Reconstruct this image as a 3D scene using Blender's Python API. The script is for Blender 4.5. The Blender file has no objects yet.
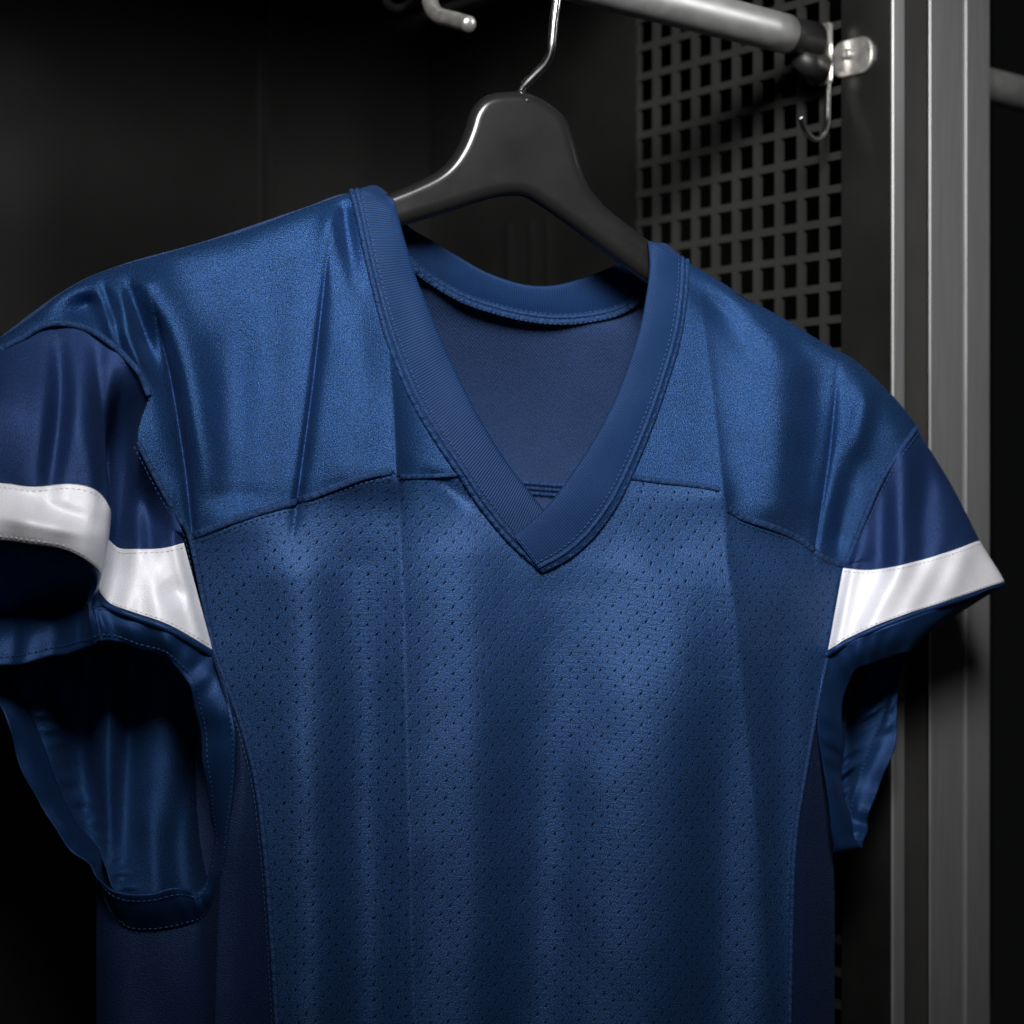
import bpy, math, random
import numpy as np

random.seed(7)
rng = np.random.default_rng(11)
S = bpy.context.scene
COL = S.collection
F = 1800.0            # focal length in picture units (1024 wide)
EYE = 1.40            # camera height

# ------------------------------------------------------------------ helpers
def link(o, parent=None):
    COL.objects.link(o)
    if parent is not None:
        o.parent = parent
    return o

def empty(name, loc, label, cat, group=None):
    o = bpy.data.objects.new(name, None)
    o.empty_display_size = 0.05
    o.location = loc
    o['label'] = label; o['category'] = cat
    if group: o['group'] = group
    link(o)
    o['_org'] = list(loc)
    return o

def origin_of(parent):
    v = np.zeros(3); p = parent
    while p is not None:
        v += np.array(p.location); p = p.parent
    return v

def build(name, chunks, mat, parent=None, smooth=True, label=None, thick=0.0, offset=-1.0):
    """chunks: list of (verts Nx3, faces list, uvs Nx2 or None) -> ONE mesh object"""
    V = []; Fc = []; U = []; n = 0
    for v, f, u in chunks:
        v = np.asarray(v, float).reshape(-1, 3)
        V.append(v)
        Fc += [tuple(int(i) + n for i in q) for q in f]
        U.append(np.zeros((len(v), 2)) if u is None else np.asarray(u, float).reshape(-1, 2))
        n += len(v)
    V = np.concatenate(V); U = np.concatenate(U)
    if parent is not None:
        V = V - origin_of(parent)
    me = bpy.data.meshes.new(name)
    me.from_pydata(V.tolist(), [], Fc)
    uvl = me.uv_layers.new(name='UVMap')
    idx = np.zeros(len(me.loops), dtype=np.int32)
    me.loops.foreach_get('vertex_index', idx)
    uvl.data.foreach_set('uv', U[idx].astype(np.float32).ravel())
    if smooth:
        me.polygons.foreach_set('use_smooth', [True] * len(me.polygons))
    me.materials.append(mat)
    me.update()
    o = bpy.data.objects.new(name, me)
    link(o, parent)
    if label: o['label'] = label
    if thick:
        m = o.modifiers.new('thickness', 'SOLIDIFY')
        m.thickness = thick; m.offset = offset; m.use_rim = True
    return o

def grid(P, uv=None):
    R, C = P.shape[:2]
    f = []
    for i in range(R - 1):
        a = i * C
        for j in range(C - 1):
            f.append((a + j, a + C + j, a + C + j + 1, a + j + 1))
    return (P.reshape(-1, 3), f, None if uv is None else uv.reshape(-1, 2))

def cr(p0, p1, p2, p3, t):
    return 0.5 * ((2*p1) + (p2-p0)*t + (2*p0-5*p1+4*p2-p3)*t*t + (3*p1-p0-3*p2+p3)*t**3)

def interp_axis0(A, ts):
    """Catmull-Rom along axis 0 at float row positions ts"""
    A = np.asarray(A, float)
    n = len(A)
    ext = np.concatenate([[2*A[0]-A[1]], A, [2*A[-1]-A[-2]]])
    ts = np.clip(np.asarray(ts, float), 0, n-1)
    i = np.minimum(ts.astype(int), n-2)
    t = (ts - i).reshape((-1,) + (1,)*(A.ndim-1))
    return cr(ext[i], ext[i+1], ext[i+2], ext[i+3], t)

def curve(pts, n):
    """arc-length resampled Catmull-Rom through pts"""
    pts = np.asarray(pts, float)
    d = interp_axis0(pts, np.linspace(0, len(pts)-1, 24*len(pts)))
    s = np.concatenate([[0], np.cumsum(np.linalg.norm(np.diff(d[:, :2], axis=0), axis=1))])
    q = np.linspace(0, s[-1], n)
    return np.stack([np.interp(q, s, d[:, k]) for k in range(d.shape[1])], axis=1)

def tensor(ctrl, v0, v1, nv, nu):
    """ctrl [R,C,k]; rows from v0 to v1"""
    A = interp_axis0(ctrl, np.linspace(v0, v1, nv))
    B = interp_axis0(np.swapaxes(A, 0, 1), np.linspace(0, A.shape[1]-1, nu))
    return np.swapaxes(B, 0, 1)

def coons(top, bot, left, right, nv, nu, relax=700):
    T = curve(top, nu); B = curve(bot, nu); L = curve(left, nv); R = curve(right, nv)
    u = np.linspace(0, 1, nu)[None, :, None]; v = np.linspace(0, 1, nv)[:, None, None]
    G = ((1-v)*T[None] + v*B[None] + (1-u)*L[:, None] + u*R[:, None]
         - ((1-u)*(1-v)*T[0] + u*(1-v)*T[-1] + (1-u)*v*B[0] + u*v*B[-1]))
    for _ in range(relax):          # let the inner rows settle so that none fold over
        G[1:-1, 1:-1] = (G[:-2, 1:-1] + G[2:, 1:-1] + G[1:-1, :-2] + G[1:-1, 2:])/4
    return G

TH = math.tan(math.radians(14))
def Y0(px):
    return 1.02 / (1 - TH * (np.asarray(px, float) - 512) / F)

def unp(px, py, Y):
    px = np.asarray(px, float); py = np.asarray(py, float); Y = np.asarray(Y, float) + 0*px
    return np.stack([(px-512)/F*Y, Y, EYE + (512-py)/F*Y], axis=-1)

def P3(A):
    """(px,py,d) -> world, d measured from the plane of the hanger"""
    A = np.asarray(A, float)
    return unp(A[..., 0], A[..., 1], Y0(A[..., 0]) + A[..., 2])

def uvp(A):
    y = Y0(A[..., 0])
    return np.stack([(A[..., 0]-512)/F*y, (512-A[..., 1])/F*y], axis=-1)

def uv_cloth(A):
    """u runs along the cloth itself, over every fold"""
    P = P3(A); R = len(P)
    s_ = np.concatenate([np.zeros((R, 1)), np.cumsum(np.linalg.norm(np.diff(P, axis=1), axis=2), axis=1)], axis=1)
    c = np.abs(A[..., 0] - 540).argmin(1)
    i = np.arange(R)
    X = uvp(A)
    u = s_ - s_[i, c][:, None] + X[i, c, 0][:, None]
    return np.stack([u, X[..., 1]], -1)

def sstep(x):
    x = np.clip(x, 0, 1); return x*x*(3-2*x)

# ------------------------------------------------------------------ node materials
def new_mat(name):
    m = bpy.data.materials.new(name); m.use_nodes = True
    nt = m.node_tree; b = nt.nodes['Principled BSDF']
    return m, nt, b

def N(nt, t, **kw):
    n = nt.nodes.new(t)
    for k, v in kw.items():
        if k in n.inputs: n.inputs[k].default_value = v
        else: setattr(n, k, v)
    return n

def math_node(nt, op, a, b=None, c=None):
    n = nt.nodes.new('ShaderNodeMath'); n.operation = op
    for i, x in enumerate((a, b, c)):
        if x is None: continue
        if isinstance(x, (int, float)): n.inputs[i].default_value = x
        else: nt.links.new(x, n.inputs[i])
    return n.outputs[0]

def fabric(name, col, rough=0.5, grain=0.35, gscale=1500, sheen=0.2, bump=0.0003, spec=0.4, kind='plain', met=0.0, sheen_col=None):
    m, nt, b = new_mat(name)
    L = nt.links
    uv = N(nt, 'ShaderNodeUVMap'); uv.uv_map = 'UVMap'
    sep = N(nt, 'ShaderNodeSeparateXYZ'); L.new(uv.outputs[0], sep.inputs[0])
    u, v = sep.outputs[0], sep.outputs[1]
    n1 = N(nt, 'ShaderNodeTexNoise', Scale=gscale, Detail=2.0, Roughness=0.6); L.new(uv.outputs[0], n1.inputs['Vector'])
    n2 = N(nt, 'ShaderNodeTexNoise', Scale=60.0, Detail=3.0); L.new(uv.outputs[0], n2.inputs['Vector'])
    g = math_node(nt, 'MULTIPLY_ADD', n1.outputs[0], 2.6, -1.3)
    g2 = math_node(nt, 'MULTIPLY_ADD', n2.outputs[0], 0.3, -0.15)
    tex = g
    hole = None
    if kind == 'rib':            # fine knitted ribs that run across the band
        w = math_node(nt, 'SINE', math_node(nt, 'MULTIPLY', u, 2*math.pi/0.00140))
        tex = math_node(nt, 'MULTIPLY_ADD', w, 0.9, math_node(nt, 'MULTIPLY', g, 0.4))
    elif kind == 'twill':
        w = math_node(nt, 'SINE', math_node(nt, 'MULTIPLY', math_node(nt, 'ADD', u, math_node(nt, 'MULTIPLY', v, 0.8)), 2*math.pi/0.0019))
        tex = math_node(nt, 'MULTIPLY_ADD', w, 0.45, math_node(nt, 'MULTIPLY', g, 0.8))
    elif kind == 'mesh':         # perforated sports mesh: staggered rows of small slanted eyelets
        wob = N(nt, 'ShaderNodeTexNoise', Scale=55.0, Detail=2.0); L.new(uv.outputs[0], wob.inputs['Vector'])
        wob2 = N(nt, 'ShaderNodeTexNoise', Scale=300.0, Detail=1.0); L.new(uv.outputs[0], wob2.inputs['Vector'])
        wa = math_node(nt, 'MULTIPLY_ADD', wob2.outputs[0], 0.0009, -0.00045)
        wsep = N(nt, 'ShaderNodeSeparateColor'); L.new(wob.outputs[1], wsep.inputs[0])
        uu = math_node(nt, 'ADD', u, math_node(nt, 'ADD', wa, math_node(nt, 'MULTIPLY_ADD', wsep.outputs[0], 0.0032, -0.0016)))
        vv = math_node(nt, 'ADD', v, math_node(nt, 'MULTIPLY_ADD', wsep.outputs[1], 0.0032, -0.0016))
        dx, dy = 0.0096, 0.00465
        bb = math_node(nt, 'DIVIDE', vv, dy)
        row = math_node(nt, 'FLOOR', bb)
        par = math_node(nt, 'MULTIPLY', math_node(nt, 'FLOORED_MODULO', row, 2.0), 0.5)
        aa = math_node(nt, 'ADD', math_node(nt, 'DIVIDE', uu, dx), par)
        fx = math_node(nt, 'MULTIPLY', math_node(nt, 'SUBTRACT', math_node(nt, 'FRACT', aa), 0.5), dx)
        fy = math_node(nt, 'MULTIPLY', math_node(nt, 'SUBTRACT', math_node(nt, 'FRACT', bb), 0.5), dy)
        ex = math_node(nt, 'SUBTRACT', fx, math_node(nt, 'MULTIPLY', fy, 0.55))
        # per-cell random size
        cell = N(nt, 'ShaderNodeCombineXYZ'); L.new(math_node(nt, 'FLOOR', aa), cell.inputs[0]); L.new(row, cell.inputs[1])
        wn = N(nt, 'ShaderNodeTexWhiteNoise'); L.new(cell.outputs[0], wn.inputs[0])
        size = math_node(nt, 'MULTIPLY_ADD', wn.outputs[0], 0.35, 0.70)
        r2 = math_node(nt, 'ADD', math_node(nt, 'POWER', math_node(nt, 'ABSOLUTE', math_node(nt, 'DIVIDE', ex, 0.00055)), 2.0),
                       math_node(nt, 'POWER', math_node(nt, 'ABSOLUTE', math_node(nt, 'DIVIDE', fy, 0.00108)), 2.0))
        rr = math_node(nt, 'DIVIDE', math_node(nt, 'SQRT', r2), size)
        mp = N(nt, 'ShaderNodeMapRange'); mp.inputs['From Min'].default_value = 0.75; mp.inputs['From Max'].default_value = 1.15
        mp.inputs['To Min'].default_value = 1.0; mp.inputs['To Max'].default_value = 0.0
        L.new(rr, mp.inputs['Value']); hole = mp.outputs[0]
        dim = N(nt, 'ShaderNodeMapRange'); dim.inputs['From Min'].default_value = 0.8; dim.inputs['From Max'].default_value = 2.6
        dim.inputs['To Min'].default_value = -0.75; dim.inputs['To Max'].default_value = 0.0
        L.new(rr, dim.inputs['Value'])
        tex = math_node(nt, 'ADD', math_node(nt, 'MULTIPLY', g, 0.9), dim.outputs[0])
    amp = math_node(nt, 'ADD', math_node(nt, 'MULTIPLY_ADD', g if kind != 'rib' else tex, grain, 1.0), g2)
    hs = N(nt, 'ShaderNodeMix'); hs.data_type = 'RGBA'; hs.blend_type = 'MULTIPLY'
    hs.inputs[0].default_value = 1.0
    hs.inputs[6].default_value = (*col, 1)
    cmb = N(nt, 'ShaderNodeCombineColor')
    for k in range(3): L.new(amp, cmb.inputs[k])
    L.new(cmb.outputs[0], hs.inputs[7])
    L.new(hs.outputs[2], b.inputs['Base Color'])
    b.inputs['Roughness'].default_value = rough
    b.inputs['Specular IOR Level'].default_value = spec
    b.inputs['Metallic'].default_value = met
    b.inputs['Sheen Weight'].default_value = sheen
    b.inputs['Sheen Roughness'].default_value = 0.4
    b.inputs['Sheen Tint'].default_value = (*(sheen_col or (0.35, 0.5, 1.0)), 1)
    bp = N(nt, 'ShaderNodeBump'); bp.inputs['Strength'].default_value = 1.0; bp.inputs['Distance'].default_value = bump
    L.new(tex, bp.inputs['Height']); L.new(bp.outputs[0], b.inputs['Normal'])
    if hole is not None:
        tr = N(nt, 'ShaderNodeBsdfTransparent'); mx = N(nt, 'ShaderNodeMixShader')
        L.new(hole, mx.inputs[0]); L.new(b.outputs[0], mx.inputs[1]); L.new(tr.outputs[0], mx.inputs[2])
        L.new(mx.outputs[0], nt.nodes['Material Output'].inputs[0])
    return m

def metal(name, col, rough=0.4, metallic=1.0, brushed=None, noise=0.08, nscale=40, bump=0.0, spec=0.5):
    m, nt, b = new_mat(name); L = nt.links
    tc = N(nt, 'ShaderNodeTexCoord')
    mp = N(nt, 'ShaderNodeMapping')
    if brushed: mp.inputs['Scale'].default_value = brushed
    L.new(tc.outputs['Object'], mp.inputs[0])
    n = N(nt, 'ShaderNodeTexNoise', Scale=nscale, Detail=4.0); L.new(mp.outputs[0], n.inputs['Vector'])
    b.inputs['Base Color'].default_value = (*col, 1)
    mr = N(nt, 'ShaderNodeMapRange'); mr.inputs['To Min'].default_value = max(0.02, rough-noise); mr.inputs['To Max'].default_value = rough+noise
    mr.inputs['From Min'].default_value = 0.3; mr.inputs['From Max'].default_value = 0.7
    L.new(n.outputs[0], mr.inputs[0]); L.new(mr.outputs[0], b.inputs['Roughness'])
    rmp = N(nt, 'ShaderNodeMix'); rmp.data_type = 'RGBA'
    rmp.inputs[6].default_value = (*[c*0.82 for c in col], 1); rmp.inputs[7].default_value = (*[min(1, c*1.15) for c in col], 1)
    L.new(n.outputs[0], rmp.inputs[0]); L.new(rmp.outputs[2], b.inputs['Base Color'])
    b.inputs['Metallic'].default_value = metallic
    b.inputs['Specular IOR Level'].default_value = spec
    if bump:
        bp = N(nt, 'ShaderNodeBump'); bp.inputs['Distance'].default_value = bump; bp.inputs['Strength'].default_value = 1.0
        n3 = N(nt, 'ShaderNodeTexNoise', Scale=nscale*12, Detail=2.0); L.new(tc.outputs['Object'], n3.inputs['Vector'])
        L.new(n3.outputs[0], bp.inputs['Height']); L.new(bp.outputs[0], b.inputs['Normal'])
    return m

M = dict(
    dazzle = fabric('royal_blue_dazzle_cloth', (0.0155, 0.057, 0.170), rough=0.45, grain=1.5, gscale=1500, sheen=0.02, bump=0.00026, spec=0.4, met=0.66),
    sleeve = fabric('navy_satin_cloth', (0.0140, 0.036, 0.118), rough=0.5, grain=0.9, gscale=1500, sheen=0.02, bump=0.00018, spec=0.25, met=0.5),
    mesh   = fabric('blue_perforated_mesh_cloth', (0.0170, 0.0525, 0.150), rough=0.52, grain=1.6, gscale=1200, sheen=0.03, bump=0.00017, spec=0.28, kind='mesh', met=0.45),
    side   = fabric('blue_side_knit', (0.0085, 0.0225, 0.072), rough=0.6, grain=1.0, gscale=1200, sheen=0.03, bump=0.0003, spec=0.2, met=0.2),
    rib    = fabric('blue_rib_knit', (0.0056, 0.025, 0.084), rough=0.6, grain=0.34, gscale=1500, sheen=0.03, bump=0.00016, spec=0.2, kind='rib', met=0.12),
    inner  = fabric('blue_fabric_inside', (0.0165, 0.037, 0.104), rough=0.7, grain=0.9, gscale=1200, sheen=0.04, bump=0.0003, spec=0.2, kind='twill'),
    lining = fabric('blue_satin_lining', (0.011, 0.044, 0.135), rough=0.62, grain=1.2, gscale=1400, sheen=0.02, bump=0.0003, spec=0.2, met=0.2),
    cuff   = fabric('blue_satin_hem', (0.0115, 0.043, 0.140), rough=0.42, grain=0.6, gscale=1500, sheen=0.02, bump=0.00015, spec=0.3, met=0.5),
    white  = fabric('white_satin_stripe', (0.74, 0.74, 0.79), rough=0.48, grain=0.15, gscale=1400, sheen=0.05, bump=0.0001, spec=0.4, sheen_col=(1, 1, 1), met=0.1),
    cord   = fabric('blue_seam_cord', (0.0100, 0.036, 0.112), rough=0.55, grain=0.9, gscale=1300, sheen=0.03, bump=0.0004, spec=0.25, met=0.3),
    thread = fabric('blue_thread', (0.014, 0.047, 0.145), rough=0.5, grain=0.2, sheen=0.03, bump=0.0001),
    wthread= fabric('white_thread', (0.62, 0.62, 0.66), rough=0.5, grain=0.05, sheen=0.05, bump=0.0001, sheen_col=(1, 1, 1)),
    hanger = metal('matt_black_hanger_plastic', (0.009, 0.009, 0.0093), rough=0.22, metallic=0.0, noise=0.03, nscale=30, bump=0.00001, spec=0.35),
    chrome = metal('polished_chrome_wire', (0.66, 0.66, 0.66), rough=0.22, metallic=1.0, noise=0.05, nscale=90),
    hookm  = metal('bright_hook_metal', (0.45, 0.45, 0.45), rough=0.27, metallic=1.0, noise=0.05, nscale=80),
    steel  = metal('satin_steel_tube', (0.46, 0.46, 0.455), rough=0.50, metallic=0.8, noise=0.06, nscale=60),
    plate  = metal('zinc_plate', (0.62, 0.60, 0.57), rough=0.38, metallic=0.85, noise=0.12, nscale=120),
    dark   = metal('dark_powder_coat', (0.0060, 0.0059, 0.0057), rough=0.5, metallic=0.0, noise=0.14, nscale=6, bump=0.00006, spec=0.28),
    margin_dark  = metal('margin_shade_black', (0.0065, 0.0065, 0.0062), rough=0.5, metallic=0.0, noise=0.12, nscale=12, bump=0.00006, spec=0.4),
    socket = metal('black_socket_metal', (0.014, 0.014, 0.014), rough=0.45, metallic=0.3, noise=0.08),
    grate  = metal('grey_perforated_sheet', (0.034, 0.0335, 0.0325), rough=0.36, metallic=0.3, noise=0.12, nscale=14, bump=0.00005),
    recess_shade= metal('recess_shade_dark', (0.045, 0.044, 0.042), rough=0.45, metallic=0.2, noise=0.08, nscale=20),
    post   = metal('brushed_grey_aluminium', (0.235, 0.238, 0.238), rough=0.40, metallic=0.5, noise=0.06, nscale=30, brushed=(14, 14, 0.6)),
)

# ------------------------------------------------------------------ the shape of the hanging cloth
SIL_L = [(-70, 392), (-30, 360), (0, 338), (30, 318), (60, 294), (90, 277), (120, 266), (160, 255), (205, 242), (250, 229), (300, 210), (340, 196), (352, 192)]
SIL_R = [(687, 262), (715, 278), (743, 296), (785, 319), (819, 340), (856, 361), (886, 389), (911, 418), (917, 427)]
SIL = np.concatenate([curve(SIL_L, 140), curve([(352, 192), (395, 200), (520, 225), (648, 240), (687, 262)], 60), curve(SIL_R, 120)])

def nearest(px, py, pts):
    q = np.stack([px.ravel(), py.ravel()], 1)
    best = np.empty(len(q), int); dist = np.empty(len(q))
    for s in range(0, len(q), 20000):
        d = np.linalg.norm(q[s:s+20000, None] - pts[None], axis=2)
        best[s:s+20000] = d.argmin(1); dist[s:s+20000] = d.min(1)
    return best.reshape(px.shape), dist.reshape(px.shape)

def ridge(px, py, pts, amp, wl, wr, r=2.0):
    pts = np.asarray(pts, float)
    k = np.column_stack([pts, np.asarray(amp if np.ndim(amp) else [amp]*len(pts), float)])
    c = curve(k, 90)
    xy = c[:, :2]; t = np.gradient(xy, axis=0); t /= np.linalg.norm(t, axis=1)[:, None]
    i, _ = nearest(px, py, xy)
    vx = px - xy[i, 0]; vy = py - xy[i, 1]
    s = vx*t[i, 1] - vy*t[i, 0]
    l = vx*t[i, 0] + vy*t[i, 1]
    w = np.where(s < 0, wl, wr)
    if r > 1.6:  prof = np.exp(-(s/(1.35*w))**2)                 # soft roll of cloth
    else:        prof = np.exp(-(np.sqrt(s*s + r*r) - r)/w)      # pressed or lapped edge
    return c[i, 2]*prof*np.exp(-(l/26.0)**2)

WAVES = [(rng.uniform(-1, 1), rng.uniform(-0.45, 0.45), rng.uniform(0, 6.28), rng.uniform(50, 170)) for _ in range(26)]
def wrinkle(px, py, a=0.0005):
    s = 0
    for cx, cy, ph, wl in WAVES:
        n = math.hypot(cx, cy)
        s = s + np.sin(2*np.pi*(cx/n*px + cy/n*py)/wl + ph) * (wl/110.0)
    return s*a*0.28

FOLDS = [
    # pressed crease left of the V, shoulder to hem
    ([(384, 225), (388, 330), (394, 420), (396, 472)], [-.000, -.004, -.012, -.011], 80, 17, 1.5),
    ([(397, 478), (403, 600), (407, 750), (411, 900), (414, 1040)], [-.006, -.006, -.006, -.006, -.006], 26, 26, .9),
    # lapped folds on the left yoke
    ([(334, 215), (327, 260), (321, 315), (311, 400), (297, 502)], [.000, .002, .007, .009, .008], 4.5, 3.5, .6),
    ([(310, 215), (303, 300), (292, 400), (278, 502)], [.000, .003, .0045, .004], 22, 15, 3),
    ([(150, 285), (155, 310), (162, 338), (172, 385), (184, 460), (191, 520)], [.000, .002, .010, .013, .012, .006], 5, 4, .8),
    ([(150, 290), (160, 340), (170, 390), (180, 460)], [.000, .004, .005, .003], 12, 12, 3),
    # rolls on the shoulder point
    ([(122, 275), (146, 283), (158, 304), (176, 344), (190, 391), (202, 444), (214, 500)], [-.001, -.006, -.007, -.007, -.006, -.005, -.002], 11, 18, 3),
    ([(98, 284), (111, 320), (132, 353)], [-.002, -.007, -.004], 7, 7, 3),
    ([(120, 281), (126, 312), (136, 346)], [-.002, -.006, -.004], 6, 6, 3),
    ([(131, 298), (146, 340)], [.005, .007], 7, 7, 3),
    ([(104, 290), (117, 330)], [.004, .004], 4, 4, 3),
    ([(68, 298), (84, 304)], [.008, .010], 14, 12, 3),
    ([(240, 300), (236, 390), (238, 490)], [.001, .008, .008], 24, 24, 6),
    ([(268, 300), (264, 400), (256, 500)], [-.001, -.004, -.004], 26, 22, 6),
    # gathers under the collar top, left
    ([(342, 203), (350, 250), (358, 300)], [.007, .004, .0], 6, 7, 3),
    ([(330, 210), (327, 245)], [-.004, -.002], 8, 8, 3),
    ([(352, 250), (354, 340), (350, 460)], [-.001, -.003, -.003], 20, 20, 6),
    # pull below the yoke by the V
    ([(418, 474), (445, 487), (474, 510)], [.002, .004, .001], 10, 8, 5),
    # right yoke
    ([(700, 292), (712, 390), (722, 486)], [-.001, -.003, -.005], 50, 12, 1.2),
    ([(694, 280), (722, 310), (750, 352)], [.002, .0036, .002], 11, 12, 5),
    ([(772, 330), (776, 410), (780, 500)], [-.003, -.008, -.007], 26, 26, 8),
    ([(838, 366), (830, 450), (817, 535)], [.001, .006, .005], 4.5, 4, .8),
    ([(822, 372), (812, 450), (800, 530)], [.002, .005, .003], 16, 13, 3),
    ([(866, 396), (856, 440), (846, 480)], [-.005, -.005, -.002], 9, 9, 4),
    ([(850, 470), (838, 535)], [.004, .006], 9, 9, 4),
    ([(800, 350), (812, 380)], [.004, .002], 16, 14, 4),
    # pressed crease right of the V, yoke to hem
    ([(724, 500), (728, 562), (737, 622), (747, 732), (757, 837), (767, 962), (772, 1040)], [-.006, -.006, -.005, -.004, -.0035, -.003, -.003], 40, 19, 1.3),
    # wide soft drapes of the body
    ([(692, 590), (668, 720), (650, 860), (640, 1040)], [-.005, -.011, -.011, -.010], 60, 44, 30),
    ([(556, 600), (552, 760), (546, 900), (540, 1040)], [.002, .005, .006, .006], 30, 30, 20),
    ([(470, 560), (474, 720), (470, 1040)], [-.003, -.005, -.005], 26, 26, 20),
    ([(356, 570), (362, 720), (366, 1040)], [.002, .005, .007], 26, 22, 12),
    ([(296, 580), (306, 720), (314, 1040)], [-.003, -.004, -.005], 26, 26, 10),
    ([(722, 680), (722, 800), (720, 1040)], [.001, .005, .006], 22, 22, 12),
    ([(780, 640), (780, 760), (784, 1040)], [.002, .003, .004], 14, 14, 8),
]

def bodyD(px, py):
    px = np.asarray(px, float); py = np.asarray(py, float)
    _, t = nearest(px, py, SIL)
    q = np.minimum(t/42.0, 1)
    d = -.019*np.sqrt(np.maximum(0, 1-(1-q)**2)) - .020*sstep(t/280.0)
    low = sstep((py-420)/220.0)
    d = d + low*(.020*np.clip((345-px)/120, 0, 1.4)**2 + .019*np.clip((px-735)/95, 0, 1.25)**2)
    fade = sstep(t/26.0)
    for pts, amp, wl, wr, r in FOLDS:
        d = d + fade*ridge(px, py, pts, amp, wl, wr, r)*(1.15 if r < 1.6 else 1.65)
    d = d + fade*wrinkle(px, py, .0008)*(1 - .45*sstep((py-470)/60))
    return d

def bodyP(xy, off=0.0):
    xy = np.asarray(xy, float)
    d = bodyD(xy[..., 0], xy[..., 1]) + off
    return np.concatenate([xy[..., :2], d[..., None]], axis=-1)

def normals_of(path3, side=None):
    """unit vectors facing the viewer side, square to the path"""
    t = np.gradient(path3, axis=0); t /= np.linalg.norm(t, axis=1)[:, None] + 1e-9
    v = np.array([[0, 0, EYE]]) - path3; v /= np.linalg.norm(v, axis=1)[:, None]
    n = v - (v*t).sum(1)[:, None]*t; n /= np.linalg.norm(n, axis=1)[:, None]
    return t, n, np.cross(t, n)

def cord(path3, width, height, lift=0.0, seg=8):
    t, n, b = normals_of(path3)
    a = np.linspace(-0.15, 1.15, seg)*np.pi
    s = np.concatenate([[0], np.cumsum(np.linalg.norm(np.diff(path3, axis=0), axis=1))])
    pk = (1 + .22*np.sin(s*2*np.pi/.0052 + 2*np.sin(s*90)) + .16*np.sin(s*2*np.pi/.0117 + 1.3))[:, None]
    ring = [path3 + n*lift + b*(np.cos(x)*width/2*(.9+.1*pk)) + n*(np.sin(x)*height*pk) for x in a]
    P = np.stack(ring, axis=1)
    uv = np.stack([np.repeat(s[:, None], seg, 1), np.repeat(np.linspace(0, width, seg)[None], len(s), 0)], -1)
    return grid(P, uv)

def stitches(path3, side=0.0, lift=0.0004, length=0.0019, gap=0.0011, rad=0.00026):
    t, n, b = normals_of(path3)
    p = path3 + b*side + n*lift
    s = np.concatenate([[0], np.cumsum(np.linalg.norm(np.diff(p, axis=0), axis=1))])
    out_v = []; out_f = []
    k = 0; x = gap
    while x + length < s[-1]:
        rings = []
        for fr, rr in ((0, .35), (.25, 1), (.75, 1), (1, .35)):
            q = x + fr*length
            c = np.array([np.interp(q, s, p[:, i]) for i in range(3)])
            bn = np.array([np.interp(q, s, b[:, i]) for i in range(3)])
            nn = np.array([np.interp(q, s, n[:, i]) for i in range(3)])
            rings.append([c + rad*rr*(math.cos(w)*bn + math.sin(w)*nn*0.9) for w in np.linspace(0, 2*np.pi, 5, endpoint=False)])
        for r in rings: out_v += r
        for i in range(3):
            for j in range(5):
                out_f.append((k+i*5+j, k+i*5+(j+1) % 5, k+(i+1)*5+(j+1) % 5, k+(i+1)*5+j))
        k += 20; x += length + gap*random.uniform(.85, 1.15)
    return (np.array(out_v), out_f, None)

def tube(path3, rad, seg=14, cap=True, up=(0, 0, 1)):
    p = np.asarray(path3, float); n = len(p)
    t = np.gradient(p, axis=0); t /= np.linalg.norm(t, axis=1)[:, None]
    a = np.cross(t[0], up); 
    if np.linalg.norm(a) < 1e-3: a = np.cross(t[0], (1, 0, 0))
    a /= np.linalg.norm(a)
    V = []; R = rad if np.ndim(rad) else [rad]*n
    for i in range(n):
        a = a - t[i]*a.dot(t[i]); a /= np.linalg.norm(a); b = np.cross(t[i], a)
        for w in np.linspace(0, 2*np.pi, seg, endpoint=False):
            V.append(p[i] + R[i]*(math.cos(w)*a + math.sin(w)*b))
    f = []
    for i in range(n-1):
        for j in range(seg):
            f.append((i*seg+j, i*seg+(j+1) % seg, (i+1)*seg+(j+1) % seg, (i+1)*seg+j))
    if cap:
        f.append(tuple(range(seg))[::-1]); f.append(tuple((n-1)*seg+j for j in range(seg)))
    return (np.array(V), f, None)

# ------------------------------------------------------------------ JERSEY
hx = P3(np.array([520., 300., 0.]))
jersey = empty('jersey', tuple(P3(np.array([520., 1040., 0.0]))),
               'royal blue perforated football jersey with white sleeve stripes on a black hanger', 'jersey')

YL_SEAM = [(190, 537), (225, 523), (262, 511), (300, 500), (335, 487), (365, 476), (392, 471), (399, 477), (430, 476), (462, 474)]
YR_SEAM = [(631, 477), (660, 481), (695, 485), (720, 489), (728, 509), (745, 518), (775, 528), (800, 540), (822, 557), (846, 566)]
ARM_L = [(-40, 372), (-10, 354), (20, 339), (40, 327), (60, 323), (88, 329), (115, 347), (138, 371), (149, 395), (141, 420), (138, 442), (152, 470), (167, 498), (180, 520), (190, 537)]
ARM_R = [(917, 427), (897, 455), (880, 483), (866, 515), (855, 542), (846, 566)]
COL_L_OUT = [(352, 192), (358, 215), (370, 270), (387, 335), (409, 392), (434, 436), (460, 474), (482, 507), (510, 541), (541, 569)]
COL_R_OUT = [(687, 262), (685, 295), (679, 336), (666, 381), (650, 427), (629, 477), (613, 508), (592, 536), (568, 557), (541, 571)]
COL_L_IN = [(394, 200), (403, 235), (416, 278), (431, 315), (449, 358), (470, 401), (492, 440), (510, 467), (530, 493), (553, 523)]
COL_R_IN = [(648, 241), (650, 267), (646, 299), (638, 336), (618, 393), (593, 442), (568, 480), (549, 505), (531, 522), (514, 536)]

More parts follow.
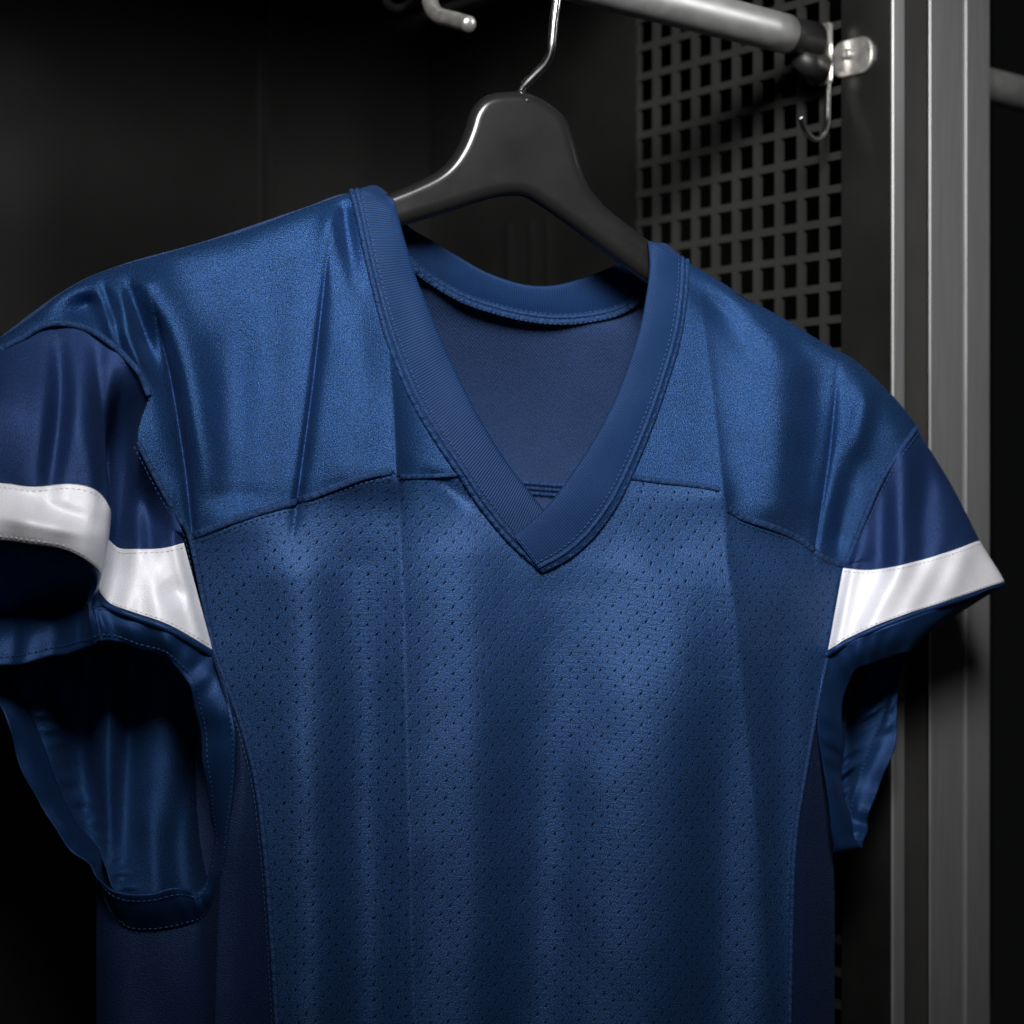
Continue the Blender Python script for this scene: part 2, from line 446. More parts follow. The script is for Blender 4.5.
# yokes
top = curve(SIL_L, 60); top = top[(top[:, 0] > -42)]
g = coons(np.vstack([[(-42, 371)], top[1:]]), YL_SEAM, [(-42, 371)] + ARM_L[1:], [(352, 192)] + COL_L_OUT[1:6] + [(462, 474)], 250, 340)
A = bodyP(g)
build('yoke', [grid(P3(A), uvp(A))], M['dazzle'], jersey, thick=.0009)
g = coons(SIL_R, YR_SEAM, COL_R_OUT[:5] + [(631, 477)], ARM_R, 180, 190)
A = bodyP(g)
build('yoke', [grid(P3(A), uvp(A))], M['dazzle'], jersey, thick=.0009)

# perforated front
FL = [(190, 537), (203, 598), (214, 652), (240, 720), (256, 780), (265, 850), (272, 940), (279, 1060)]
FR = [(846, 566), (836, 610), (828, 652), (818, 700), (804, 780), (796, 830), (792, 900), (789, 1060)]
topf = YL_SEAM[:-1] + COL_L_OUT[6:-1] + [(541, 568)] + COL_R_OUT[5:-1][::-1] + YR_SEAM[1:]
g = coons(topf, [(279, 1060), (400, 1062), (540, 1063), (680, 1062), (789, 1060)], FL, FR, 330, 330)
A = bodyP(g, .0004)
build('front_panel', [grid(P3(A), uv_cloth(A))], M['mesh'], jersey, thick=.0008)

# left side panel and the underarm behind it
SL = np.array([(214, 655, -.030), (232, 720, -.030), (234, 770, -.026), (227, 828, -.018), (221, 875, -.010), (217, 930, -.006), (215, 1000, -.006), (214, 1060, -.006)])
SR = bodyP(np.array([(214, 652), (240, 720), (256, 780), (265, 850), (270, 905), (273, 950), (276, 1000), (279, 1060)], float))
m1 = SL*.66 + SR*.34; m2 = SL*.33 + SR*.67; m1[:, 2] += .004; m2[:, 2] += .003
ctrl = np.stack([SL, m1, m2, SR], axis=1)
A = tensor(ctrl, 0, 7, 160, 40)
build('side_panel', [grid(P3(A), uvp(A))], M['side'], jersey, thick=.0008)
UA = np.array([[(221, 868, -.008), (206, 914, .022), (186, 925, .031), (150, 931, .035), (122, 925, .041), (106, 905, .048), (97, 880, .058)],
               [(218, 935, -.004), (206, 948, .020), (186, 955, .030), (152, 960, .036), (124, 958, .040), (106, 950, .048), (96, 945, .060)],
               [(216, 1000, -.004), (208, 1000, .016), (186, 1000, .028), (154, 1000, .038), (124, 1000, .040), (107, 1000, .048), (96, 1000, .060)],
               [(215, 1060, -.004), (208, 1060, .016), (188, 1060, .026), (156, 1060, .038), (124, 1060, .040), (107, 1060, .048), (96, 1060, .060)]])[:, ::-1]
A = tensor(UA, 0, 3, 60, 90)
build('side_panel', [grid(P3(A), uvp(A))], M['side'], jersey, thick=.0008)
# right side panel
RL = bodyP(np.array([(828, 655), (818, 700), (808, 760), (798, 818), (794, 860), (792, 905), (790, 980), (789, 1060)], float))
RR = np.array([(829, 656, .010), (820, 705, .012), (826, 765, .014), (831, 818, .018), (833, 860, .022), (834, 905, .024), (834, 980, .026), (834, 1060, .026)])
m1 = RL*.5 + RR*.5; m1[:, 2] -= .010
R2 = RR.copy(); R2[:, 0] -= 6; R2[:, 2] += .02
A = tensor(np.stack([RL, m1, RR, R2], axis=1), 0, 7, 120, 40)
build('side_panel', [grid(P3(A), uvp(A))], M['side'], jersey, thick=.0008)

# back of the jersey: its inside shows through the neck
btop = [(-42, 371, .004), (60, 294, .004), (120, 266, .004), (205, 242, .004), (300, 210, .004), (352, 194, .006), (392, 215, .014), (412, 264, .030), (432, 282, .042), (470, 301, .052),
        (520, 315, .058), (560, 320, .058), (600, 317, .055), (634, 303, .045), (655, 283, .028), (676, 262, .012), (690, 266, .005), (743, 297, .004), (819, 341, .004), (886, 390, .004), (917, 427, .006)]
bbot = [(96, 1060, .056), (300, 1060, .07), (520, 1060, .075), (700, 1060, .07), (832, 1060, .046)]
bl = [(-42, 371, .004), (30, 520, .088), (90, 700, .105), (96, 880, .090), (96, 1060, .060)]
br = [(917, 427, .006), (893, 500, .040), (850, 700, .052), (834, 860, .046), (832, 1060, .046)]
A = coons(btop, bbot, bl, br, 150, 200)
vv = np.linspace(0, 1, 150)[:, None]
A[..., 2] += .022*np.sin(np.pi*np.clip(vv*1.6, 0, 1))*np.sin(np.pi*np.linspace(0, 1, 200))[None]
A[..., 2] += ridge(A[..., 0], A[..., 1], [(470, 320), (500, 420), (520, 520)], [.004, .005, .004], 40, 40, 12)
A[..., 2] += ridge(A[..., 0], A[..., 1], [(600, 330), (580, 420), (560, 520)], [-.004, -.005, -.004], 30, 30, 10)
build('back_panel', [grid(P3(A), uvp(A))], M['inner'], jersey, thick=.0008)
BACK = A

# ---- sleeves
def sleeve_surface(ctrl, v0, v1, nv, nu, folds=(), off=0.0, wr=0.0004):
    A = tensor(ctrl, v0, v1, nv, nu)
    for pts, amp, wl, wrr, r in folds:
        A[..., 2] += ridge(A[..., 0], A[..., 1], pts, amp, wl, wrr, r)
    A[..., 2] += wrinkle(A[..., 0]*1.7, A[..., 1]*1.1, wr)
    A[..., 2] += off
    return A

def length_uv(A):
    P = P3(A)
    R, C = P.shape[:2]
    mid = R//2
    s = np.concatenate([[0], np.cumsum(np.linalg.norm(np.diff(P[mid], axis=0), axis=1))])
    v = np.concatenate([[0], np.cumsum(np.linalg.norm(np.diff(P[:, C//2], axis=0), axis=1))])
    return np.stack([np.repeat(s[None], R, 0), np.repeat(v[:, None], C, 1)], -1)

def seamD(x, y):  # sleeve seam row lies just under the yoke edge
    return float(bodyD(np.array([float(x)]), np.array([float(y)]))[0]) + .0005

LS = [  # S(eam)            M                    T (stripe top)       B (stripe bottom)    K (hem seam)        C (hem edge)
    [(-60, 385, .004),   (-75, 430, -.020),  (-80, 484, -.030),  (-80, 538, -.036),  (-75, 618, .034),   (-72, 668, .020)],
    [(-10, 354, None),   (-6, 412, -.042),   (-4, 483, -.046),   (-4, 540, -.052),   (-4, 617, .028),    (-4, 667, .014)],
    [(30, 333, None),    (30, 412, -.046),   (32, 487, -.056),   (30, 544, -.062),   (30, 612, .022),    (30, 661, .008)],
    [(60, 323, None),    (58, 410, -.047),   (70, 484, -.054),   (62, 549, -.060),   (58, 607, .016),    (58, 655, .002)],
    [(88, 329, None),    (84, 412, -.045),   (97, 491, -.052),   (86, 560, -.056),   (82, 600, -.002),   (80, 650, -.006)],
    [(115, 347, None),   (104, 425, -.034),  (111, 512, -.040),  (101, 574, -.042),  (89, 602, -.026),   (93, 645, -.018)],
    [(138, 371, None),   (108, 440, .008),   (104, 530, .004),   (99, 588, -.016),   (94, 606, -.020),   (104, 641, -.018)],
    [(149, 395, None),   (126, 462, .012),   (117, 547, .000),   (110, 603, -.020),  (108, 608, -.021),  (117, 642, -.018)],
    [(139, 440, None),   (140, 495, -.004),  (137, 549, -.014),  (136, 613, -.026),  (135, 618, -.027),  (137, 648, -.020)],
    [(162, 490, None),   (162, 520, -.014),  (163, 548, -.020),  (172, 626, -.031),  (171, 631, -.032),  (166, 659, -.022)],
    [(180, 522, None),   (182, 533, -.022),  (184, 543, None),   (213, 650, None),   (214, 655, None),   (190, 684, -.020)],
]
RS = [
    [(846, 566, None),   (845, 567, None),   (843, 568, None),   (828, 650, None),   (827, 655, None),   (843, 694, -.008)],
    [(855, 542, None),   (861, 556, -.017),  (868, 570, -.020),  (848, 638, -.026),  (848, 643, -.027),  (852, 673, -.018)],
    [(870, 505, None),   (884, 536, -.020),  (897, 566, -.028),  (874, 626, -.034),  (874, 631, -.035),  (873, 661, -.024)],
    [(886, 473, None),   (906, 515, -.022),  (925, 559, -.032),  (906, 614, -.036),  (906, 619, -.037),  (894, 655, -.022)],
    [(902, 447, None),   (930, 497, -.016),  (954, 550, -.024),  (943, 602, -.028),  (942, 606, -.028),  (914, 646, -.014)],
    [(914, 429, None),   (950, 486, .000),   (978, 541, -.006),  (1000, 583, -.006), (992, 588, -.004),  (934, 621, -.004)],
    [(917, 427, .020),   (951, 487, .022),   (979, 543, .022),   (1001, 585, .022),  (990, 592, .022),   (930, 630, .030)],
]
def fill(rows):
    out = []
    for col in rows:
        out.append([(x, y, seamD(x, y) if d is None else d) for x, y, d in col])
    return np.swapaxes(np.array(out), 0, 1)      # [row, col, 3]
LSC = fill(LS); RSC = fill(RS)[:, :]

LF = [([(58, 335), (60, 400), (52, 470), (48, 500)], [.003, .012, .008, .002], 8, 8, 5),
      ([(98, 368), (101, 420), (104, 480)], [.004, .012, .006], 6, 7, 3),
      
      ([(148, 490), (150, 540)], [.005, .006], 7, 7, 3),
      ([(172, 530), (178, 560), (196, 625)], [-.003, -.003, -.003], 5, 5, 3),
      ([(40, 500), (62, 512), (88, 520)], [.003, .005, .002], 7, 7, 5),
      ([(20, 520), (60, 528)], [-.003, -.003], 6, 6, 5),
      ([(165, 580), (175, 592), (190, 596)], [.002, .004, .002], 9, 9, 4),
      ([(150, 560), (156, 600)], [-.003, -.002], 8, 8, 4),
      ([(135, 555), (128, 600)], [-.003, -.003], 8, 9, 3)]
RF = [([(921, 445), (925, 490), (922, 545)], [.002, .009, .006], 9, 11, 4),
      ([(880, 500), (878, 550)], [.005, .007], 9, 10, 4),
      ([(903, 470), (899, 545)], [-.004, -.005], 9, 9, 5),
      ([(940, 570), (925, 602)], [.003, .003], 8, 8, 3),
      ([(895, 575), (868, 622)], [-.003, -.003], 8, 8, 5),
      ([(880, 578), (858, 632)], [.002, .002], 7, 7, 3),
      ([(918, 570), (900, 608)], [.002, .002], 7, 7, 3),
      ([(852, 575), (838, 640)], [-.003, -.003], 4, 5, 3),
      ([(962, 560), (950, 595)], [-.003, -.002], 8, 8, 3)]

# lower loops of the hems: free edge E, seam edge Q
LQ = np.array([(214, 655, -.034), (232, 720, -.034), (234, 770, -.030), (227, 828, -.020), (221, 872, -.009), (206, 914, .022), (186, 925, .030), (150, 931, .034), (122, 925, .040), (102, 890, .048),
               (98, 852, .056), (76, 825, .062), (58, 790, .066), (42, 745, .066), (22, 700, .066), (-18, 650, .060)])
LE = np.array([(190, 684, -.020), (197, 728, -.014), (206, 780, -.006), (212, 830, .006), (211, 868, .016), (198, 892, .016), (178, 888, .014), (150, 894, .012), (118, 893, .014), (98, 879, .022),
               (82, 860, .032), (56, 832, .040), (28, 785, .046), (11, 735, .046), (-6, 700, .042), (-45, 668, .034)])
RQ = np.array([(827, 655, -.024), (819, 690, -.024), (817, 729, -.021), (822, 762, -.016), (828, 800, -.010), (832, 838, -.002), (838, 852, .010),
               (846, 826, .030), (853, 795, .034), (860, 772, .037), (871, 743, .039), (884, 712, .039), (890, 682, .037), (896, 660, .036), (918, 622, .034), (935, 600, .030)])
RE = np.array([(843, 694, -.008), (842, 716, -.006), (841, 745, -.004), (841, 775, -.001), (845, 805, .002), (852, 832, .006), (863, 847, .012),
               (865, 830, .022), (872, 809, .025), (886, 768, .030), (897, 735, .032), (898, 702, .032), (899, 676, .031), (912, 648, .024), (935, 626, .020), (952, 612, .018)])

def hem_loop(Q, E, nu, waves):
    # Q: seam edge, E: free edge, both round the whole arm opening
    mid = (Q + E)/2; mid[:, 2] -= .003
    ctrl = np.stack([Q, mid, E], axis=0)
    A = tensor(ctrl, 0, 2, 18, nu)
    x = np.linspace(0, 1, nu)[None]; r = np.linspace(0, 1, 18)[:, None]
    amp = .5 + .5*np.sin(2*np.pi*x*waves*.37 + .6)
    A[..., 2] += .0026*r*np.sin(2*np.pi*x*waves + 1.0 + 1.5*np.sin(2*np.pi*x*2.3)) + .0022*r*amp*np.sin(2*np.pi*x*waves*2.6 + 2*np.sin(2*np.pi*x*3.1))
    A[..., 0] += 1.5*r*np.sin(2*np.pi*x*waves*1.7) + 1.0*r*amp*np.sin(2*np.pi*x*waves*3.3)
    A[..., 1] += 1.3*r*amp*np.sin(2*np.pi*x*waves*2.3 + .4)
    A[..., 2] += .0010*np.sin(np.pi*r)*np.sin(2*np.pi*x*waves*4.1 + 3*np.sin(2*np.pi*x*5.0))
    return A

def make_sleeve(C, folds, Q, E, waves, nu, inner, label):
    cap = sleeve_surface(C, 0, 2, 110, nu, folds)
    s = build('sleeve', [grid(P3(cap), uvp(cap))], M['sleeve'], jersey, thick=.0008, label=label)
    st = sleeve_surface(C, 2, 3, 50, nu, folds, -.0012)
    build('stripe', [grid(P3(st), uvp(st))], M['white'], s, thick=.0008, label='white satin stripe')
    # hem of the stripe rows plus the loop round the arm opening
    cf = sleeve_surface(C, 3, 4, 24, nu, folds)
    K_, C_ = (C[4], C[5]) if Q is LQ else (C[4][::-1], C[5][::-1])
    hl = hem_loop(np.concatenate([K_, Q[1:]]), np.concatenate([C_, E[1:]]), 520, waves)
    build('hem', [grid(P3(cf), uvp(cf)), grid(P3(hl), length_uv(hl))], M['cuff'], s, thick=.0010)
    # inside of the rear half of the sleeve
    build('sleeve_lining', [grid(P3(inner), uvp(inner))], M['lining'], s, thick=.0008)
    # narrow edge of white piping where the stripe ends, and rows of thread
    ch = []
    for vrow, inset in ((2, .06), (3, -.06)):
        A = sleeve_surface(C, vrow+inset, vrow+inset+.001, 2, 500, folds, -.0014)[0]
        ch.append(stitches(P3(A), lift=.0002, rad=.0002))
    for c_ in ch: build('stitching', [c_], M['wthread'], s)
    ch = []
    for f in (.10, .86):
        hl2 = hl[min(17, int(f*17))].copy(); hl2[:, 2] -= .0006
        ch.append(stitches(P3(hl2)))
    for c_ in ch: build('hem_stitching', [c_], M['thread'], s)
    return s

# inside rear of left sleeve
ql = np.array([(-22, 560, .058), (-22, 610, .060), (-18, 650, .062), (22, 700, .067), (42, 745, .067), (58, 790, .067), (76, 825, .063), (98, 852, .057), (112, 885, .046), (122, 922, .034)])
rows = []
for (x, y, d) in ql:
    xs = np.linspace(x, 262, 9)
    ds = np.linspace(d, .066, 9) + .004*np.sin(np.linspace(0, np.pi, 9))
    rows.append([(a, y + .0*(a-x), b) for a, b in zip(xs, ds)])
LI = tensor(np.array(rows), 0, len(rows)-1, 140, 140)
for pts, amp, wl, wr, r in [([(132, 650), (128, 760), (120, 890)], [.010, .016, .010], 10, 12, 3),
                            ([(88, 650), (88, 760), (100, 850)], [.020, .026, .014], 12, 9, 3),
                            ([(110, 650), (106, 860)], [-.010, -.009], 11, 9, 3),
                            ([(162, 650), (158, 780), (148, 890)], [-.012, -.013, -.009], 18, 22, 3),
                            ([(150, 830), (158, 890)], [-.006, -.008], 9, 9, 3),
                            ([(188, 760), (176, 840), (180, 895)], [.004, .008, .006], 8, 7, 3),
                            ([(206, 650), (206, 780), (214, 900)], [.034, .038, .022], 14, 30, 3),
                            ([(60, 690), (70, 760), (90, 850)], [.018, .022, .010], 10, 12, 3)]:
    LI[..., 2] += ridge(LI[..., 0], LI[..., 1], pts, amp, wl, wr, r)
xx = LI[..., 0]; yy = LI[..., 1]
qx = np.interp(yy, ql[:, 1], ql[:, 0])
LI[..., 2] += .0035*np.sin(yy*2*np.pi/19 + .05*xx + 1.6*np.sin(yy*.043))*(.55+.45*np.sin(yy*.071+1))*np.exp(-((xx-qx-14)/10)**2)
LI[..., 2] += wrinkle(xx*1.6, yy, .0009)
# inside rear of right sleeve
qr = np.array([(945, 560, .030), (920, 622, .035), (899, 655, .037), (890, 682, .038), (884, 712, .040), (871, 743, .040), (860, 772, .038), (853, 795, .035), (846, 826, .031), (838, 852, .016)])
rows = []
for (x, y, d) in qr:
    xs = np.linspace(802, x, 7); ds = np.linspace(.062, d, 7)
    rows.append([(a, y, b) for a, b in zip(xs, ds)])
RI = tensor(np.array(rows), 0, len(rows)-1, 140, 70)
xx = RI[..., 0]; yy = RI[..., 1]
qx = np.interp(yy, qr[:, 1], qr[:, 0])
RI[..., 2] -= .0055*np.sin(yy*2*np.pi/21 + .25*(xx-qx) + 1.3*np.sin(yy*.06))*(.6+.4*np.sin(yy*.083))*np.exp(-((xx-qx+13)/8)**2)
RI[..., 2] += ridge(xx, yy, [(852, 640), (846, 720), (848, 830)], [.02, .022, .012], 9, 9, 3) + wrinkle(xx*2.2, yy*1.3, .0015)

sl = make_sleeve(LSC, LF, LQ, LE, 7, 420, LI, None)
sr = make_sleeve(RSC, RF, RQ, RE, 5, 300, RI, None)

# ---- seams: raised cords with rows of thread
def seam(name, path, off=-.0005, width=.0036, height=.0008, sides=(-.0026, .0026), n=420, on_body=True, thread='thread', mat='cord'):
    c = curve(path, n)
    A = bodyP(c, off) if on_body else c
    P = P3(A)
    o = build(name, [cord(P, width, height)], M[mat], jersey)
    if sides:
        for s in sides: build('stitching', [stitches(P, s)], M[thread], o)
    return o
seam('yoke_seam', YL_SEAM[:7], sides=(.0034,), width=.0040)
seam('yoke_seam', YL_SEAM[7:], sides=(), width=.0028)
seam('yoke_seam', YR_SEAM[:4], sides=(), width=.0032)
seam('yoke_seam', YR_SEAM[4:], sides=(.0032,), width=.0040)
seam('armhole_seam', ARM_L[1:9], off=-.0018, width=.0034, height=.0010, sides=())
seam('armhole_seam', ARM_L[10:] + FL[1:3], width=.0030, height=.0009, sides=(.0028,))
seam('armhole_seam', ARM_R, width=.0030, height=.0009, sides=(-.0026, .0026))
seam('front_seam', FL[2:], width=.0030, height=.0010, sides=(-.0030, .0026))
seam('front_seam', FR[1:], width=.0026, height=.0008, sides=(.0026,))

# ---- ribbed V collar
def band(outer, inner, lift, top, n=300, extra_bulge=.0017):
    o = curve(outer, 40); i = curve(inner, 40)
    rows = []
    ms = [0, .18, .5, .82, 1.0]
    bulge = [0, .0012, extra_bulge, .0016, .0002]
    for m_, b_ in zip(ms, bulge):
        xy = o*(1-m_) + i*m_
        d = bodyD(xy[:, 0], xy[:, 1]) - lift - b_
        rows.append(np.column_stack([xy, d]))
    # rolled inner edge, turned back behind the band
    ret = rows[-1].copy(); back = o - i; back /= np.linalg.norm(back, axis=1)[:, None]
    ret[:, :2] += back*3; ret[:, 2] += .0042
    ret2 = rows[-1].copy(); ret2[:, :2] += back*26; ret2[:, 2] += .0050
    rows += [ret, ret2]
    C = np.stack(rows, 0)
    t0 = np.array(top)           # extra column that goes over the shoulder to the back
    C = np.concatenate([t0[:, None, :], C], axis=1)
    A = tensor(C, 0, 6, 44, n)
    return A
def topcol(o, i, d):
    o = np.array(o, float); i = np.array(i, float)
    out = []
    for m_ in (0, .18, .5, .82, 1.0):
        p = o*(1-m_)+i*m_; out.append((p[0], p[1] - 9*math.sin(math.pi*m_)*0.9, d))
    out.append((i[0]-3, i[1]+2, d-.002)); out.append((i[0]-20, i[1]+2, d-.004))
    return out
def arc_top(A, amount, n=26):
    """the shoulder end of the band is humped, higher in its middle"""
    k = np.exp(-np.linspace(0, 1, A.shape[1])/0.05)[None]
    m = np.linspace(0, 1, A.shape[0])[:, None]
    A[..., 1] -= amount*k*np.sin(np.pi*np.clip(m*1.5, 0, 1))
    return A
AL = arc_top(band(COL_L_OUT, COL_L_IN, .0012, topcol((354, 197), (397, 206), .018)), 8)
AR = arc_top(band(COL_R_OUT, COL_R_IN, .0034, topcol((684, 265), (651, 246), .018)), 3)
AR2 = AR[:, ::-1]
collar = build('collar', [grid(P3(AL), length_uv(AL)), grid(P3(AR2), length_uv(AR2))], M['rib'], jersey)
c1 = curve(COL_L_OUT, 260); c2 = curve(COL_R_OUT, 260)
p1 = P3(bodyP(c1, -.0012)); p2 = P3(bodyP(c2, -.0012))
for p_ in (p1, p2): build('collar_seam', [cord(p_, .0032, .0019)], M['cord'], collar)
a1 = AL[8].copy(); a1[:, 2] -= .0003; a2 = AR[8].copy(); a2[:, 2] -= .0004
b1 = AL[9].copy(); b2 = AR[9].copy(); b1[:, 2] -= .0003; b2[:, 2] -= .0003
i1 = AL[5].copy(); i2 = AR[5].copy()
for p_ in (i1, i2): build('collar_seam', [cord(P3(p_), .0024, .0008)], M['cord'], collar)
e0 = AR[3:27, -3].copy(); e0[:, 2] -= .0004
for x in (a1, a2, e0): build('collar_stitching', [stitches(P3(x))], M['thread'], collar)

# back of the collar, its inside face towards the viewer
BU = np.array([(388, 204, .012), (409, 228, .024), (430, 241, .032), (455, 256, .040), (485, 273, .046), (520, 285, .049), (552, 287, .049), (585, 279, .046), (615, 267, .040), (640, 256, .030), (662, 246, .016)])
BL = np.array([(394, 236, .018), (414, 266, .031), (434, 282, .042), (462, 298, .050), (490, 308, .054), (522, 316, .056), (555, 320, .056), (588, 318, .054), (618, 311, .048), (642, 296, .036), (662, 272, .020)])
mid = (BU+BL)/2; mid[:, 2] -= .001
over = BU.copy(); over[:, 2] += .004; over[:, 1] += 2.0
over2 = BU.copy(); over2[:, 2] += .006; over2[:, 1] += 22.0
C = np.stack([over2, over, BU, mid, BL], 0)
A = tensor(C, 0, 4, 40, 240)
bc = build('back_collar', [grid(P3(A), length_uv(A))], M['rib'], jersey)
pb = P3(curve(BL + np.array([0, 2, -.0015]), 300)); pb2 = P3(curve(BL + np.array([0, -3, -.0015]), 300))
build('neck_tape', [cord(pb, .0034, .0013), cord(pb2, .0026, .0011)], M['cord'], bc)
for st_ in (stitches(pb, .0012, lift=.0012), stitches(pb, -.0012, lift=.0012), stitches(pb2, -.0016, lift=.0006)): build('stitching', [st_], M['thread'], bc)
# serged hem of the back yoke seen at the bottom of the V
hp = []
for dy in (0, 5, 10):
    c = curve([(505, 481+dy), (530, 483+dy), (556, 485+dy), (585, 486+dy)], 80)
    d = []
    for x, y in c:
        k = np.argmin((BACK[..., 0]-x)**2 + (BACK[..., 1]-y)**2); d.append(BACK.reshape(-1, 3)[k, 2])
    hp.append(P3(np.column_stack([c, np.array(d) - .0012])))
sv = build('back_seam', [cord(hp[0], .0030, .0012), cord(hp[1], .0022, .0010), cord(hp[2], .0024, .0014)], M['cord'], jersey)
for st_ in (stitches(hp[0], 0, lift=.0014, gap=.0006, length=.0012), stitches(hp[1], 0, lift=.0012)): build('stitching', [st_], M['thread'], sv)

# ------------------------------------------------------------------ HANGER
hanger = empty('coat_hanger', tuple(P3(np.array([520., 235., 0.]))), 'matt black wide-shouldered hanger with chrome wire hook holding the blue jersey', 'hanger')
OUT = [(517, 92), (503, 92.5), (490, 94.5), (478, 101), (469, 114), (464, 130), (457, 147), (447, 162), (434, 173), (414, 183), (392, 192), (350, 208), (300, 226), (255, 243), (225, 262), (222, 278), (236, 286), (270, 275), (330, 250), (370, 236), (408, 224),
       (448, 212), (478, 202), (498, 197), (512, 195.5), (526, 197), (543, 207), (562, 220), (580, 233), (609, 255), (636, 275), (690, 310), (740, 336), (775, 350), (790, 345), (790, 330), (772, 315), (730, 290), (690, 268), (655, 246),
       (612, 214), (598, 200), (588, 187), (581, 170), (577, 156), (572, 138), (566, 122), (557, 111), (545, 102), (531, 95)]
def hanger_mesh():
    o = curve(OUT + [OUT[0]], 321)[:-1]
    t = np.roll(o, -1, 0) - np.roll(o, 1, 0); t /= np.linalg.norm(t, axis=1)[:, None]
    # inward normal
    nrm = np.column_stack([t[:, 1], -t[:, 0]])
    c = o.mean(0)
    area = np.sum(o[:, 0]*np.roll(o[:, 1], -1) - np.roll(o[:, 0], -1)*o[:, 1])
    if area > 0: nrm = -nrm
    T = .0072; R = .0060
    rings = []
    def ring(off, e):
        q = o + nrm*off
        Y = Y0(q[:, 0])
        P = unp(q[:, 0], q[:, 1], Y)
        n = np.array([math.sin(math.radians(14)), -math.cos(math.radians(14)), 0])
        return P - n*e
    px = F/1.02
    rings.append(ring(R*px*1.25, -T))
    for a in np.linspace(0, math.pi/2, 7): rings.append(ring(R*px*(1-math.sin(a)), -T + R*(1-math.cos(a))))
    for a in np.linspace(0, math.pi/2, 7): rings.append(ring(R*px*(1-math.cos(a)), T - R*(1-math.sin(a))))
    rings.append(ring(R*px*1.25, T))
    V = np.concatenate(rings); n = len(o); f = []
    for i in range(len(rings)-1):
        for j in range(n):
            f.append((i*n+j, (i+1)*n+j, (i+1)*n+(j+1) % n, i*n+(j+1) % n))
    f.append(tuple(range(n))); f.append(tuple((len(rings)-1)*n+j for j in range(n))[::-1])
    return (V, f, None)
hb = build('hanger_body', [hanger_mesh()], M['hanger'], hanger)

pn = np.array([math.sin(math.radians(14)), -math.cos(math.radians(14)), 0]); pc = unp(524, 103, Y0(524))
build('pin', [tube(np.array([pc + pn*.0055, pc + pn*.0074, pc + pn*.0077]), [.0013, .0013, .0008], 16)], M['socket'], hanger)

# locker directions
A40 = math.radians(40)
DR = np.array([math.cos(A40), math.sin(A40), 0]); DP = np.array([math.sin(A40), -math.cos(A40), 0])
RAIL0 = np.array([.129, 1.12, 1.708])
def rail(s): return RAIL0 + DR*s
# hook wire: rises in front of the rail and goes over it
rr = .0152
s_ = min(np.linspace(-.3, 0, 601), key=lambda s: abs(((rail(s)+DP*rr)[0]/(rail(s)+DP*rr)[1])*F + 512 - 557))
cR = rail(s_)
front = cR + DP*rr
yb = Y0(521) + 0.0
wire_px = [(521, 98), (521.5, 90), (526, 84), (536, 74), (545, 64.5), (550, 54), (552, 42), (554, 20), (556.5, 0)]
yy_ = np.linspace(0, 1, len(wire_px))
W = [unp(x, y, yb*(1-sstep(k)) + front[1]*sstep(k)) for (x, y), k in zip(wire_px, yy_)]
W += [front + np.array([0, 0, 0.0])]
for a in np.linspace(25, 215, 12):
    a = math.radians(a); W.append(cR + DP*rr*math.cos(a) + np.array([0, 0, rr*math.sin(a)]))
Wc = interp_axis0(np.array(W), np.linspace(0, len(W)-1, 180))
build('hook', [tube(Wc, .0026, 18)], M['chrome'], hanger)
fer = np.array([unp(521, 100, yb), unp(521.2, 93, yb), unp(521.4, 89.5, yb)])
build('ferrule', [tube(fer, [.0034, .0034, .0024], 18)], M['hanger'], hanger)

def box(p0, du, dv, dw):
    p0 = np.array(p0, float); du = np.array(du, float); dv = np.array(dv, float); dw = np.array(dw, float)
    V = [p0, p0+du, p0+du+dv, p0+dv, p0+dw, p0+du+dw, p0+du+dv+dw, p0+dv+dw]
    return (np.array(V), [(0, 3, 2, 1), (4, 5, 6, 7), (0, 1, 5, 4), (1, 2, 6, 5), (2, 3, 7, 6), (3, 0, 4, 7)], None)

# ------------------------------------------------------------------ LOCKER and its fittings
PA = np.array([.2447, 1.155, 0])            # front-left corner of the post, on the plan
locker = empty('locker', (PA[0], PA[1], 0.9), 'dark open metal locker with a square-perforated side panel and grey aluminium post', 'locker')

def prism(poly, z0, z1):
    n = len(poly)
    V = [(x, y, z0) for x, y in poly] + [(x, y, z1) for x, y in poly]
    f = [(i, (i+1) % n, n+(i+1) % n, n+i) for i in range(n)] + [tuple(range(n))[::-1], tuple(range(n, 2*n))]
    return (np.array(V, float), f, None)
def plan(s, q):     # s along the rail from the post corner, q forwards (towards the room)
    p = PA + DR*s + DP*q
    return (p[0], p[1])
Z0, Z1 = .85, 1.98
# post: lip, recess, two raised faces with a groove, all one extrusion
def s_at(px, q=0.0):
    k = (px-512)/F
    b = PA + DP*q
    return (k*b[1]-b[0])/(DR[0]-k*DR[1])
e = .0007
prof = [(s_at(893)+.003, -.030), (s_at(893)+.003, -.004), (s_at(893), -.004), (s_at(893), -e), (s_at(893)+e, 0), (s_at(905)-e, 0), (s_at(905), -e), (s_at(906), -.012), (s_at(930, -.012)-.002, -.012), (s_at(930), -e), (s_at(930)+e, 0),
        (s_at(963)-e, 0), (s_at(963), -e), (s_at(963)+.0006, -.004), (s_at(966)-.0006, -.004), (s_at(966), -e), (s_at(966)+e, 0), (s_at(990)-e, 0), (s_at(990), -e), (s_at(990), -.030)]
po = build('post', [prism([plan(s, q) for s, q in prof], Z0, Z1)], M['post'], locker, smooth=False)

